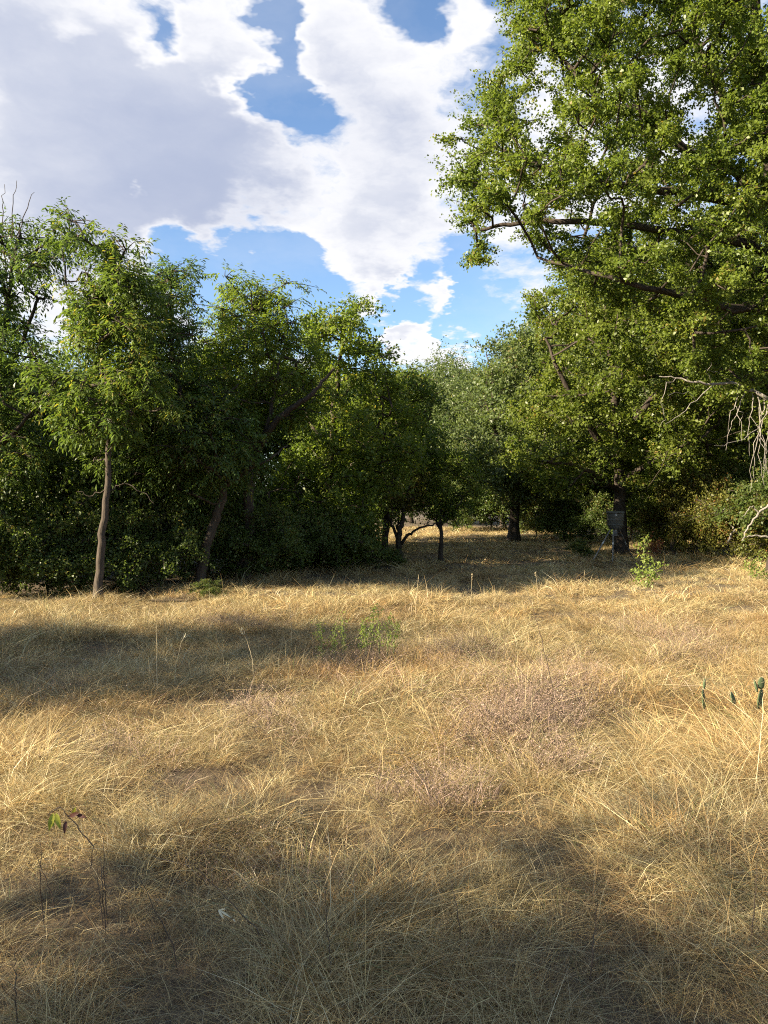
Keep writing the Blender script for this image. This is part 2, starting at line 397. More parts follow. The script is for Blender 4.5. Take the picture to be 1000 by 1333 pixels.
PIN = dict(kind='pinnate', twigs=8, asp=.17, lift=.12, twigvis=.45)
OAK = dict(kind='simple', twigs=9, asp=.33, lift=.12, twigvis=.3)
def tree(name, label, Y, trunk_px, trunk_r, poly, thick, n_c, rad_px, n_leaf, size, style, leaf, bark='bark', limbs=(), holes=(), cat='tree', group=None, flat=.72, frame_lod=False, r_tip=.012, bare=None):
    base = pix(*trunk_px[0], Y); base[2] = gz(base[0], base[1]) - .05
    root = empty(name, base, label, cat, group)
    def poly3(pts):
        out = []
        for p in pts:
            yy = Y + (p[2] if len(p) > 2 else 0); out.append(pix(p[0], p[1], yy))
        return np.array(out)
    tp = poly3(trunk_px); tp[0] = base
    tpath = smooth_path(tp, 6, .012)
    k = len(tpath); tt = np.linspace(0, 1, k)
    trad = trunk_r * (1 - .82 * tt ** .9); trad[0] *= 1.45; trad[1] *= 1.15
    centers = spread(poly, Y, thick, n_c, rad_px, holes)
    r_m = rad_px * Y / F; radii = r_m * rng.uniform(.55, 1.35, len(centers))
    skel = [tpath[i] for i in range(k // 4, k)]; lp = []
    for (pts, r0) in limbs:
        P3 = smooth_path(poly3(pts), 5, .02); lp.append((P3, r0 * (1 - .7 * np.linspace(0, 1, len(P3))))); skel += list(P3[2:])
    br = grow(skel, centers, r_tip)
    wts = ls = None
    if frame_lod:
        rel = centers - np.array([0, 0, CAMZ]); ppx = CX + F * rel[:, 0] / rel[:, 1]; ppy = HOR - F * rel[:, 2] / rel[:, 1]
        outside = (ppx > 1040) | (ppy < -40)
        wts = np.where(outside, .16, 1.); ls = np.where(outside, 2.3, 1.)
    v, q, rn, cl, tw = foliage(centers - base, radii, style, n_leaf, size, flat, wts, ls)
    tv, tq = tubes([(tpath - base, trad)], 10)
    to = obj('trunk', mesh_np('trunk', tv, tq), M[bark], root); to.data.polygons.foreach_set('use_smooth', np.ones(len(tq), bool))
    bv, bq = tubes([(p - base, r) for p, r in lp + br], 6)
    if tw:
        v2, q2 = tubes(tw, 3); bq = np.vstack([bq, q2 + len(bv)]); bv = np.vstack([bv, v2])
    obj('branches', mesh_np('branches', bv, bq), M[bark], root)
    obj('crown', mk_leafmesh('crown', v, q, rn, cl), M[leaf], root)
    if bare:
        paths = []
        for pts in bare:
            P3 = smooth_path(poly3(pts), 4, .015); bv, bq = tubes([(P3 - base, np.linspace(.012, .004, len(P3)))], 4)
            obj('bare_twig', mesh_np('bare_twig', bv, bq), M['bark_pale'], root)
    return root

def generic_tree(name, label, height, width, trunk_r, n_c, n_leaf, size, style, leaf, bark='bark', cat='tree', group=None, low=.22, loc=(0, 0, 0)):
    root = empty(name, loc, label, cat, group)
    rad = width * .13
    pts = []
    while len(pts) < n_c:
        u = rng.uniform(-1, 1, 3)
        if (u ** 2).sum() > 1: continue
        z = low + (1 - low) * (u[2] * .5 + .5)
        wob = 1 + .25 * math.sin(3 * math.atan2(u[1], u[0]) + 5 * z)
        p = np.array([u[0] * width / 2 * wob, u[1] * width / 2 * wob, z * height])
        if pts and np.min(((np.array(pts) - p) ** 2).sum(1)) < (rad * .6) ** 2: continue
        pts.append(p)
    centers = np.array(pts); radii = rad * rng.uniform(.7, 1.3, n_c)
    tp = smooth_path([[0, 0, -.1], [.03 * height * rng.normal(), .03 * height * rng.normal(), height * .3], [.05 * height * rng.normal(), .04 * height * rng.normal(), height * .6], [0, 0, height * .9]], 6, .02)
    trad = trunk_r * (1 - .85 * np.linspace(0, 1, len(tp))); trad[0] *= 1.4
    br = grow(list(tp[4:]), centers)
    v, q, rn, cl, tw = foliage(centers, radii, style, n_leaf, size)
    tv, tq = tubes([(tp, trad)], 10); obj('trunk', mesh_np('trunk', tv, tq), M[bark], root)
    bv, bq = tubes(br, 5)
    if tw: v2, q2 = tubes(tw, 3); bq = np.vstack([bq, q2 + len(bv)]); bv = np.vstack([bv, v2])
    obj('branches', mesh_np('branches', bv, bq), M[bark], root)
    obj('crown', mk_leafmesh('crown', v, q, rn, cl), M[leaf], root)
    return root

# ------------------------------------------------------------------ the trees one can tell apart
tree('pecan_tree', 'slender pale trunked tree with drooping leaflets at the dense wood edge', 12.2,
     [(127,775),(133,705),(140,640),(142,560),(137,470),(134,400),(141,315)], .072,
     [(58,290),(80,262),(112,270),(118,305),(126,284),(150,277),(172,298),(178,325),(197,322),(188,345),(203,380),(208,440),(215,500),(232,535),(200,560),(170,580),(130,625),(95,590),(72,540),(25,500),(40,470),(88,455),(85,400),(104,350),(75,322)],
     1.3, 125, 20, 190, .085, PIN, 'pecan', 'bark_pale', limbs=[([(138,500),(115,440,.2),(90,380,.4),(80,300,.5)], .035), ([(139,440),(170,400,.3),(185,350,.4)], .03)],
     bare=[[(137,470),(118,410),(112,350),(95,320)],[(118,410),(90,390),(75,370)],[(141,640),(160,630),(185,640),(200,655)],[(141,635),(120,645),(100,640)]])
tree('pecan_tree', 'dark leafy tree with bare twigs sticking out of its top', 13.2,
     [(-28,772),(-24,650),(-12,530),(5,430),(18,340)], .13,
     [(-110,350),(-60,300),(-20,290),(0,282),(30,274),(62,292),(92,320),(85,345),(60,370),(85,408),(55,440),(75,500),(65,600),(30,660),(-110,680)],
     1.6, 165, 21, 190, .085, PIN, 'pecan_dark', limbs=[([(-12,520),(15,470,.2),(45,400,-.2),(60,385,.1)], .05), ([(-20,600),(30,550,-.5),(60,500,-.6)], .045)], holes=[(66,415,14)],
     bare=[[(14,350),(16,300),(20,255),(22,235)],[(10,380),(5,300),(3,262),(6,240)],[(20,320),(35,270),(45,250)],[(5,300),(-10,270),(-20,250)]])
tree('pecan_tree', 'dark tree with black leaning trunk that bends right above its base', 14.2,
     [(258,758),(268,712),(284,668),(292,632),(283,592),(255,562),(232,500),(222,430),(222,365)], .105,
     [(172,372),(192,345),(222,330),(250,348),(262,375),(256,400),(268,440),(250,470),(300,500),(345,560),(350,620),(310,640),(250,655),(190,650),(135,620),(150,500),(165,430)],
     1.5, 210, 21, 190, .08, PIN, 'pecan_dark', limbs=[([(291,635),(315,615,-.2),(345,600,-.3),(375,580,-.2)], .045), ([(283,592),(240,570,.3),(190,560,.4)], .05), ([(255,560),(290,520),(310,500)], .045)])
tree('spreading_tree', 'broad yellow-green tree with a thick dark limb reaching up to the right', 15.8,
     [(316,762),(324,700),(324,640),(329,600),(326,545),(334,480),(330,420)], .15,
     [(262,385),(288,348),(310,355),(330,346),(350,365),(374,348),(392,372),(382,402),(402,420),(410,470),(425,520),(395,560),(340,560),(300,600),(245,560),(222,500),(232,450),(262,432)],
     1.7, 180, 18, 180, .085, PIN, 'yellowgreen', limbs=[([(329,600),(345,566,-.6),(378,532,-1.0),(410,508,-1.2),(435,480,-1)], .085), ([(326,545),(300,500,.3),(290,450,.5)], .05), ([(345,566,-.6),(360,500,-.6),(370,440,-.3)], .05)], holes=[(400,398,8)])
tree('spreading_tree', 'wide bushy tree whose leaves hang down to the grass in a dark mound', 18.8,
     [(425,748),(428,660),(432,570),(440,490),(450,420)], .16,
     [(384,425),(408,393),(430,400),(450,372),(464,388),(481,384),(479,410),(492,440),(508,458),(516,490),(530,520),(546,545),(556,590),(545,625),(512,645),(503,700),(492,738),(440,748),(370,750),(322,735),(318,690),(340,620),(380,570),(402,500)],
     2.3, 310, 18, 170, .085, OAK, 'yellowgreen', limbs=[([(430,640),(470,590,-.5),(500,540,-.6)], .07), ([(432,590),(400,540,.3),(395,480,.4)], .06), ([(428,660),(390,640,-.8),(350,640,-1)], .06)])
tree('spreading_tree', 'small dark tree leaning into the gap where the clearing narrows', 21.5,
     [(500,728),(505,660),(515,600),(528,540),(535,500)], .11,
     [(495,505),(520,473),(545,480),(568,498),(576,530),(562,560),(572,600),(545,622),(508,610),(490,550)],
     1.6, 85, 17, 140, .085, OAK, 'pecan', limbs=[([(510,620),(545,580,.2),(565,520,.3)], .05)])
tree('crooked_tree', 'little crooked tree with several bare black stems and sparse leaves', 21.0,
     [(521,718),(519,700),(524,678),(529,650),(537,622),(533,606)], .10,
     [(480,650),(492,640),(515,642),(530,640),(545,608),(558,612),(560,640),(545,660),(520,672),(490,668)],
     1.0, 34, 11, 70, .075, OAK, 'autumn', limbs=[([(519,705),(513,688,.1),(500,664,.2),(489,652,.2)], .06), ([(522,708),(530,698,-.2),(548,687,-.3),(566,682,-.2),(585,677,0)], .05), ([(529,650),(540,645,.2),(555,630,.3)], .03), ([(518,690),(520,668,.5),(510,640,.6)], .035)], r_tip=.010,
     bare=[[(533,606),(520,606),(510,609),(500,612)],[(531,640),(522,632),(512,636)],[(500,664),(492,668),(484,664)],[(555,685),(565,665),(575,650)]])
tree('small_tree', 'small rounded yellow-green tree standing alone before the dark gap', 21.3,
     [(574,714),(574,690),(573,665),(577,630)], .075,
     [(540,620),(552,596),(575,582),(600,585),(622,598),(632,625),(630,650),(612,668),(600,680),(572,684),(545,672),(540,645)],
     1.1, 90, 13, 120, .07, OAK, 'yellowgreen', limbs=[([(574,690),(562,670,.2),(550,640,.3)], .035), ([(574,685),(592,665,-.2),(608,640,-.2)], .035)], r_tip=.009)
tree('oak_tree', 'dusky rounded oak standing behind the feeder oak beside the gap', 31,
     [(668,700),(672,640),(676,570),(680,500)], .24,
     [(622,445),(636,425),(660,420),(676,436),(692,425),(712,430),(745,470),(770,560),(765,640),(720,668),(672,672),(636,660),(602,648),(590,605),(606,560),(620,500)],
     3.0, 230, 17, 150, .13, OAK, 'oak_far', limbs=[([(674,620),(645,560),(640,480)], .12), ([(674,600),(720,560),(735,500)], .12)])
J = tree('oak_tree', 'large oak with thick dark trunk right behind the barrel feeder', 24.0,
     [(809,722),(807,665),(806,600),(800,520),(792,440),(788,370)], .235,
     [(678,395),(688,365),(715,345),(760,322),(820,300),(900,300),(1000,330),(1060,420),(1060,560),(1000,605),(935,610),(885,645),(862,648),(850,668),(828,655),(818,632),(786,632),(740,662),(680,640),(648,600),(655,540),(698,500),(690,450)],
     3.6, 620, 18, 190, .10, OAK, 'oak', limbs=[([(806,610),(770,560,-1),(735,500,-1.5),(710,440,-1.5)], .13), ([(804,570),(850,520,-1),(900,470,-1.6),(950,420,-1.5)], .13), ([(806,640),(760,610,-1.5),(710,600,-2.2)], .09), ([(806,630),(850,600,-1.6),(910,570,-2.2)], .10), ([(800,540),(820,450,1),(850,370,1.5)], .10)],
     bare=[[(806,620,-.6),(780,640,-1.2),(770,650,-1.6),(755,655,-2)],[(840,640,-2),(860,610,-3),(868,590,-3),(880,570,-3)],[(868,600,-3),(880,590,-3.2),(884,605,-3.3)]])
K = tree('oak_tree', 'tall oak overhanging the field with long leafy boughs against the clouds', 17.0,
     [(1022,735),(1018,600),(1012,430),(1004,250),(990,100),(982,-60),(990,-220)], .30,
     [(660,-150),(640,-30),(662,25),(657,60),(640,95),(620,130),(598,162),(585,188),(592,212),(576,232),(571,258),(602,275),(588,300),(582,325),(602,345),(612,376),(640,355),(662,342),(702,348),(745,365),(800,410),(860,455),(920,520),(1000,560),(1100,600),(1200,520),(1260,200),(1220,-150),(1050,-300),(850,-260)],
     3.9, 1480, 20, 350, .067, OAK, 'oak_bright', frame_lod=True, holes=[(714,100,12),(700,135,13),(690,150,10),(660,300,16),(715,180,8)],
     limbs=[([(1006,290),(960,225,-.5),(900,200,-1),(840,150,-1.2),(780,130,-1),(720,60,-.8)], .13), ([(1006,280),(950,262,-1),(880,250,-1.5),(800,240,-1.5),(720,220,-1),(640,190,-.5)], .12),
            ([(1008,330),(940,310,-.6),(860,300,-.8),(760,290,-.6),(680,290,-.3),(620,300,0)], .11), ([(1000,210),(950,140,-1),(910,60,-1.2),(880,-30,-1)], .12), ([(1010,400),(940,400,-1.5),(870,380,-2),(790,360,-2),(700,335,-1)], .10),
            ([(990,100),(940,20,.6),(860,-60,1),(760,-80,1)], .11), ([(1012,430),(1100,330),(1200,250)], .14), ([(1000,200),(1100,60),(1180,-60)], .13), ([(1010,350),(930,350,2),(850,330,3),(760,310,3)], .10)])
# dead bough hanging from the tall oak
def dead_bough():
    Y = 15.3; base = np.array(K.location)
    def p3(pts): return smooth_path(np.array([pix(a, b, Y + (c[0] if c else 0)) for a, b, *c in pts]), 3, .022)
    paths = []
    def add(pts, r): P3 = p3(pts); paths.append((P3 - base, np.linspace(r * (1 if r > .03 else .72), max(.003, r * .2), len(P3))))
    add([(1020,548,1.5),(1000,522),(975,506),(950,500),(920,500),(895,496),(872,491),(858,490)], .048)
    for x, y, dx, ln in [(998,523,2,95),(990,517,-8,110),(978,508,-2,85),(985,512,10,120),(970,506,-25,80),(1004,525,6,110),(962,503,-14,60),(995,520,-18,120)]:
        add([(x,y),(x+dx*.4+3,y+ln*.3,-.1),(x+dx*.7-3,y+ln*.65,-.15),(x+dx,y+ln,-.1)], .016)
        add([(x+dx*.45,y+ln*.4,-.12),(x+dx*.45+9,y+ln*.6,-.2),(x+dx*.45+7,y+ln*.85,-.2)], .009)
    add([(930,500),(905,520,-.3),(885,540,-.5),(866,552,-.6)], .017); add([(905,520,-.3),(898,510,-.5),(870,515,-.8)], .009)
    add([(895,496),(892,486,-.2),(896,478,-.3)], .010); add([(925,500),(925,485,-.3),(926,472,-.4)], .012); add([(950,500),(940,486,-.2),(918,480,-.4)], .012)
    add([(880,492),(866,505,-.2),(860,525,-.2),(864,545,-.2),(858,556,-.3)], .011)
    add([(1000,524),(985,560,-.4),(960,575,-.8),(930,580,-1)], .015)
    v, q = tubes(paths, 5); o = obj('dead_bough', mesh_np('dead_bough', v, q), M['bark_dead'], K); o['label'] = 'pale leafless dead bough with hanging twigs'
dead_bough()
tree('young_tree', 'thin straight dark sapling trunk right of the feeder oak', 23.0,
     [(877,712),(877,680),(876,640),(874,600)], .075,
     [(850,640),(870,600),(905,600),(930,625),(925,665),(900,680),(862,672)], 1.0, 55, 13, 110, .07, OAK, 'autumn', r_tip=.008)

# ------------------------------------------------------------------ woods behind and beside (copies of three kinds)
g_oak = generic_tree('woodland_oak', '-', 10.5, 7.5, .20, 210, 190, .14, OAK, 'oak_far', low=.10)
g_dark = generic_tree('woodland_tree', '-', 7.6, 5.2, .13, 170, 220, .11, OAK, 'pecan_dark', low=.07)
g_shrub = generic_tree('understory_shrub', '-', 2.3, 2.6, .035, 60, 190, .075, OAK, 'brush', low=.05, cat='shrub')
g_shrub2 = generic_tree('understory_shrub', '-', 2.4, 2.4, .03, 50, 150, .075, OAK, 'autumn', low=.08, cat='shrub')
g_airy = generic_tree('field_tree', '-', 7.6, 5.2, .13, 130, 150, .10, OAK, 'pecan', low=.07)
first = {}
def place(proto, x, y, s, label, group, rz=None, sz=1.0, cat=None):
    if id(proto) not in first: o = proto; first[id(proto)] = 1
    else: o = copy_tree(proto)
    o.location = (float(x), float(y), gz(x, y) - .06); o.rotation_euler = (0, 0, rng.uniform(0, 6.28) if rz is None else rz)
    o.scale = (s, s, s * sz); tag(o, label, cat, group); return o
def placep(proto, px, Y, s, label, group, **k):
    return place(proto, (px - CX) / F * Y, Y, s, label, group, **k)
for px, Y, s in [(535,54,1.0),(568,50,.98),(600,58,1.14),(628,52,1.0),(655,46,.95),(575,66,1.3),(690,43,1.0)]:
    placep(g_oak, px, Y, s, 'grey-green oak far back beyond the gap in the trees', 'far oaks closing the gap')
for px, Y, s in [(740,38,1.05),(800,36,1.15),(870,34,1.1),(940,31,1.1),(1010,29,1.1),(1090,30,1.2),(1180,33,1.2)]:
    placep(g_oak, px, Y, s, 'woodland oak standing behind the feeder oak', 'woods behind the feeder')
for px, Y, s in [(20,17,.62),(110,18,.66),(190,19,.72),(260,21,.78),(330,23,.82),(400,25,.85),(460,27,.85),(500,31,.9),(60,23,.85),(-70,16,.66),(-160,17.5,.7)]:
    placep(g_dark, px, Y, s, 'shadowed tree in the thicket behind the first row of trees', 'thicket trees behind the first row')
for px, Y, s, z in [(12,13.2,.55,.9),(60,13.4,.6,1.0),(100,13.6,.62,1.1),(160,13.8,.62,1.1),(205,14.2,.62,1.1),(240,15.3,.66,1.1),(300,16.0,.7,1.0),(345,15.9,.66,1.0),(390,17.0,.7,.9),(440,17.4,.72,.9),(468,18.4,.55,.9),(30,14.6,.9,1.4),(120,15,1.0,1.4),(190,15.6,1.0,1.5),(270,17,1.0,1.4),(-40,13,.8,1.2)]:
    placep(g_shrub, px, Y, s, 'shaded green bush in the undergrowth below the wood edge', 'undergrowth along the wood edge', sz=z)
for px, Y, s, z in [(610,43,1.3,.9),(640,42,1.4,1.0),(672,41,1.4,1.0),(705,38,1.3,1.0),(590,40,1.0,1.0),(735,30,.9,.9),(770,29,.9,.9),(760,36,1.5,1.1),(790,35,1.5,1.15),(822,34,1.5,1.15),(850,33,1.5,1.1),(885,31,1.4,1.2),(840,26,.8,1.0),(1010,20,.9,1.2),(985,23,1.0,1.3)]:
    placep(g_shrub, px, Y, s, 'dark bush at the back edge of the clearing', 'bushes at the back of the clearing', sz=z)
for px, Y, s, z in [(905,22.5,.75,1.1),(945,21.5,.85,1.2),(985,20.5,.8,1.1),(865,24.5,.75,1.0),(925,25,1.1,1.3),(700,34,1.0,1.0)]:
    placep(g_shrub2, px, Y, s, 'yellowing bush with rusty leaves beneath the tall oak', 'yellowing bushes under the oaks', sz=z)
placep(g_shrub, 273, 12.9, .22, 'knee-high green bush in the grass at the wood edge', None, sz=.7)
placep(g_shrub, 757, 21.5, .27, 'low dark green bush in the grass beside the feeder', None, sz=.9)
placep(g_shrub, 512, 18.7, .24, 'low dark bush below the crooked tree', None, sz=.9)
# trees beside the field, left of the view; their shadows lie across the grass
place(g_airy, -9.8, 4.9, .72, 'leafy tree beside the field throwing the middle shadow band', 'trees along the near side of the field')
for x, y, s in [(-8.2, -1.5, .78), (-10.4, -2.5, .84), (-11.5, -4.2, .95), (-9.2, -3.9, .9), (-10.5, -7.0, 1.0)]:
    place(g_airy, x, y, s, 'leafy tree behind the viewpoint throwing the foreground shadow', 'trees behind the viewpoint')
for x, y, s in [(-13.5, 15.5, .62), (-17, 18, .8), (-14, 21, .9)]:
    place(g_dark, x, y, s, 'thicket tree continuing the wood edge beside the field', 'wood edge beyond the view')

place(g_airy, -12.4, 3.9, .82, 'leafy tree beside the field throwing the middle shadow band', 'trees along the near side of the field')

# ------------------------------------------------------------------ grass
def blades(n, Lr, base_r, out, lean, width, curl, seglev=4, bend_dir=None, straight=0.0):
    """n ribbon blades; returns verts, quads, rnd per face, tpos per face"""
    a = rng.uniform(0, 2 * math.pi, n); r = base_r * np.sqrt(rng.random(n))
    b = np.stack([np.cos(a) * r, np.sin(a) * r, np.full(n, -.03)], -1)
    az = a + rng.normal(size=n) * 1.1
    hd = np.stack([np.cos(az), np.sin(az), np.zeros(n)], -1) * out + np.array([lean, 0, 0]) + rng.normal(size=(n, 3)) * [.25, .25, 0]
    L = rng.uniform(*Lr, n); k = seglev + 1; t = np.linspace(0, 1, k)[None, :, None]
    cz = rng.uniform(.75, 1.15, n)[:, None, None]; cu = (curl * rng.uniform(.3, 1.3, n))[:, None, None]
    side = nrm(np.cross(hd + 1e-3, [0, 0, 1.])); wig = rng.normal(size=n)[:, None, None] * .28
    p = b[:, None] + L[:, None, None] * (hd[:, None] * (t * .35 + t ** 2 * .8) + np.array([0, 0, 1.]) * (cz * t - cu * t ** 2) + side[:, None] * wig * t ** 2)
    p[:, :, 2] = np.maximum(p[:, :, 2], -.03 + .02 * rng.random((n, 1)))
    ra = rng.uniform(0, math.pi, n); wv = nrm(np.stack([np.cos(ra), np.sin(ra), rng.normal(size=n) * .3], -1))
    wd = width * rng.uniform(.6, 1.3, n)[:, None, None] * (1 - .85 * t ** 1.5)
    body = np.stack([p[:, :-1] - wv[:, None] * wd[:, :-1], p[:, :-1] + wv[:, None] * wd[:, :-1]], 2).reshape(n, -1, 3)
    V = np.concatenate([body, p[:, -1:]], 1).reshape(-1, 3)           # pairs of edge points, then the tip
    m_ = 2 * seglev + 1; tri = []
    for i in range(seglev - 1): tri += [[2 * i, 2 * i + 1, 2 * i + 3], [2 * i, 2 * i + 3, 2 * i + 2]]
    tri.append([2 * seglev - 2, 2 * seglev - 1, 2 * seglev])
    Q = ((np.arange(n) * m_)[:, None, None] + np.array(tri)[None]).reshape(-1, 3)
    return V, Q, np.repeat(rng.random(n), len(tri))
def clump(parts):
    V, Q, R = [], [], []; off = 0
    for v, q, r in parts: V.append(v); Q.append(q + off); R.append(r); off += len(v)
    return np.concatenate(V), np.concatenate(Q), np.concatenate(R)

def grass_mat():
    m, t = new_mat('dry_grass')
    a = t.new('ShaderNodeAttribute', attribute_name='rnd')
    ti = t.new('ShaderNodeAttribute', attribute_name='tint')
    ramp = t.new('ShaderNodeValToRGB'); e = ramp.color_ramp; e.interpolation = 'LINEAR'
    cols = [(0, (.18, .115, .052)), (.2, (.34, .245, .115)), (.5, (.49, .385, .175)), (.8, (.62, .52, .27)), (.92, (.68, .61, .40)), (.96, (.17, .20, .06)), (1, (.11, .15, .05))]
    while len(e.elements) < len(cols): e.elements.new(.5)
    for el, (p_, c_) in zip(e.elements, cols): el.position = p_; el.color = (*c_, 1)
    t.l.new(a.outputs['Fac'], ramp.inputs[0])
    col = t.v('MULTIPLY', ramp.outputs[0], ti.outputs['Vector'])
    d = t.new('ShaderNodeBsdfDiffuse'); t.l.new(col, d.inputs[0])
    tr = t.new('ShaderNodeBsdfTranslucent'); t.l.new(col, tr.inputs[0])
    mx = t.new('ShaderNodeMixShader'); mx.inputs[0].default_value = .33; t.l.new(d.outputs[0], mx.inputs[1]); t.l.new(tr.outputs[0], mx.inputs[2])
    gl = t.new('ShaderNodeBsdfGlossy'); gl.inputs['Roughness'].default_value = .42; gl.inputs[0].default_value = (1, .95, .85, 1)
    mx2 = t.new('ShaderNodeMixShader'); mx2.inputs[0].default_value = .04; t.l.new(mx.outputs[0], mx2.inputs[1]); t.l.new(gl.outputs[0], mx2.inputs[2])
    o = t.new('ShaderNodeOutputMaterial'); t.l.new(mx2.outputs[0], o.inputs[0]); return m
GM = grass_mat()
def variants(wd, dens, seg=3):
    out = []; n = lambda q: max(6, int(q * dens)); k = dict(seglev=seg)
    for rep in range(3):
        for lean in (.15, .4, .7): # arching and lodged tussocks
            out.append(clump([blades(n(80), (.16, .38), .12, .7, lean, wd, .70, **k), blades(n(25), (.08, .22), .15, 1.0, 0, wd, .5, **k)]))
        out.append(clump([blades(n(100), (.14, .36), .09, 1.05, .1, wd, .80, **k)]))          # open tussock
        out.append(clump([blades(n(45), (.24, .46), .10, .4, .25, wd * .85, .3, **k), blades(n(50), (.15, .3), .12, .9, .2, wd, .6, **k)]))  # upright
        out.append(clump([blades(n(105), (.10, .28), .20, 1.2, .3, wd, .88, **k)]))          # thatch
    return out
def scatter(name, label, cat, clumps, pts, rot, scale, idx, tint, mat):
    """one mesh: every clump turned, scaled and set on the ground"""
    V, Q, R, T = [], [], [], []; off = 0
    cx_, sx_ = np.cos(rot), np.sin(rot)
    for k, (v, q, r) in enumerate(clumps):
        sel = np.nonzero(idx == k)[0]
        if not len(sel): continue
        c, s_ = cx_[sel], sx_[sel]
        Rm = np.zeros((len(sel), 3, 3))
        cxx, sxx, cyy, syy, cz, sz = c[:, 0], s_[:, 0], c[:, 1], s_[:, 1], c[:, 2], s_[:, 2]
        Rm[:, 0] = np.stack([cyy * cz, sxx * syy * cz - cxx * sz, cxx * syy * cz + sxx * sz], -1)
        Rm[:, 1] = np.stack([cyy * sz, sxx * syy * sz + cxx * cz, cxx * syy * sz - sxx * cz], -1)
        Rm[:, 2] = np.stack([-syy, sxx * cyy, cxx * cyy], -1)
        vv = np.einsum('nij,nkj->nki', Rm, v[None] * scale[sel][:, None]) + pts[sel][:, None]
        V.append(vv.reshape(-1, 3)); m_ = len(sel)
        Q.append((q[None] + (np.arange(m_) * len(v))[:, None, None] + off).reshape(-1, 3)); off += m_ * len(v)
        R.append(np.tile(r, m_)); T.append(np.repeat(tint[sel], len(q), 0))
    me = mesh_np(name, np.concatenate(V), np.concatenate(Q)); fattr(me, 'rnd', np.concatenate(R))
    at = me.attributes.new('tint', 'FLOAT_VECTOR', 'FACE'); at.data.foreach_set('vector', np.ascontiguousarray(np.concatenate(T), dtype=np.float32).ravel())
    return tag(obj(name, me, mat), label, cat, kind='stuff')

def band(y0, y1, dens, half, xmax=1e9):
    """scatter points inside a widened view wedge"""
    area_w = lambda y: np.minimum(half(y), xmax)
    n = int(dens * (y1 - y0) * 2 * area_w((y0 + y1) / 2)); y = rng.uniform(y0, y1, n * 2); x = rng.uniform(-1, 1, n * 2) * area_w(y1)
    ok = np.abs(x) < area_w(y); x, y = x[ok], y[ok]
    return x, y
def wood_mask(x, y):
    """True where the field is open (not deep inside the woods)"""
    left = y > 14.6 + (x + 5.5) * 1.35
    left &= x < -3
    return ~left
def tints(x, y):
    n = len(x); a = fbm(x, y, .55, 31); b = fbm(x, y, 1.6, 41); c = fbm(x, y, .9, 51)
    base = np.ones((n, 3)) * rng.uniform(.78, 1.25, (n, 1))
    pick = rng.random(n)
    base[pick < .12] *= [.60, .50, .46]; base[(pick > .12) & (pick < .24)] *= [.95, .78, .62]; base[pick > .82] *= [1.12, 1.15, 1.18]
    red = (np.clip((a - .53) * 5, 0, 1) * np.clip(1.35 - y / 12, .25, 1))[:, None]; base = base * (1 - red) + base * np.array([.88, .70, .54]) * red
    pale = np.clip((b - .55) * 4, 0, 1)[:, None]; base = base * (1 - pale) + base * np.array([1.08, 1.10, 1.12]) * pale
    grey = np.clip((c - .58) * 4, 0, .8)[:, None]; base = base * (1 - grey) + base * np.array([.80, .78, .80]) * grey
    olive = np.clip(1 - (y - 2.2) / 2.2, 0, 1)[:, None] * .5; base = base * (1 - olive) + base * np.array([.95, .97, .92]) * olive
    far = np.clip((y - 13) / 6, 0, 1)[:, None]; base = base * (1 - far) + base * np.array([.98, .96, .92]) * far
    return base
def plant(name, label, clumps, y0, y1, dens, half, sc_rng, xmax=1e9):
    x, y = band(y0, y1, dens, half, xmax); ok = wood_mask(x, y); x, y = x[ok], y[ok]; n = len(x)
    # tussocky: reject where the patch noise is low
    pn = fbm(x, y, 1.3, 71); ok = rng.random(n) < np.clip(.75 + (pn - .42) * 3.4, .35, 1); x, y = x[ok], y[ok]; n = len(x)
    pn = fbm(x, y, 1.3, 71)
    flow = (fbm(x, y, .45, 81) * 2 - .6) * math.pi * 1.5 + rng.normal(size=n) * 1.15
    rot = np.stack([rng.normal(size=n) * .10, rng.normal(size=n) * .10, flow], -1)
    s = rng.uniform(*sc_rng, n) * (.18 + 1.65 * pn); S = np.stack([s, s, s * rng.uniform(.75, 1.15, n)], -1)
    idx = rng.choice(6, n, p=[.20, .20, .14, .17, .10, .19]) + 6 * rng.integers(0, 3, n)
    pts = np.stack([x, y, terrain(x, y)], -1)
    return scatter(name, label, 'grass', clumps, pts, rot, S, idx, tints(x, y), GM)
half = lambda y: .53 * y + 1.0
plant('dry_grass', 'long tangled straw-coloured grass in the foreground', variants(.00125, 1.05, 3), .9, 5.5, 60, half, (.72, 1.1))
plant('dry_grass', 'golden lodged grass across the middle of the field', variants(.0020, .62, 2), 5.5, 10.5, 46, half, (.66, .95))
plant('dry_grass', 'golden grass on the low rise before the trees', variants(.0034, .38, 2), 10.5, 18, 26, half, (.55, .82))
plant('dry_grass', 'dull dry grass at the back of the clearing', variants(.0125, .22, 1), 18, 46, 12, half, (.55, .85), 17)

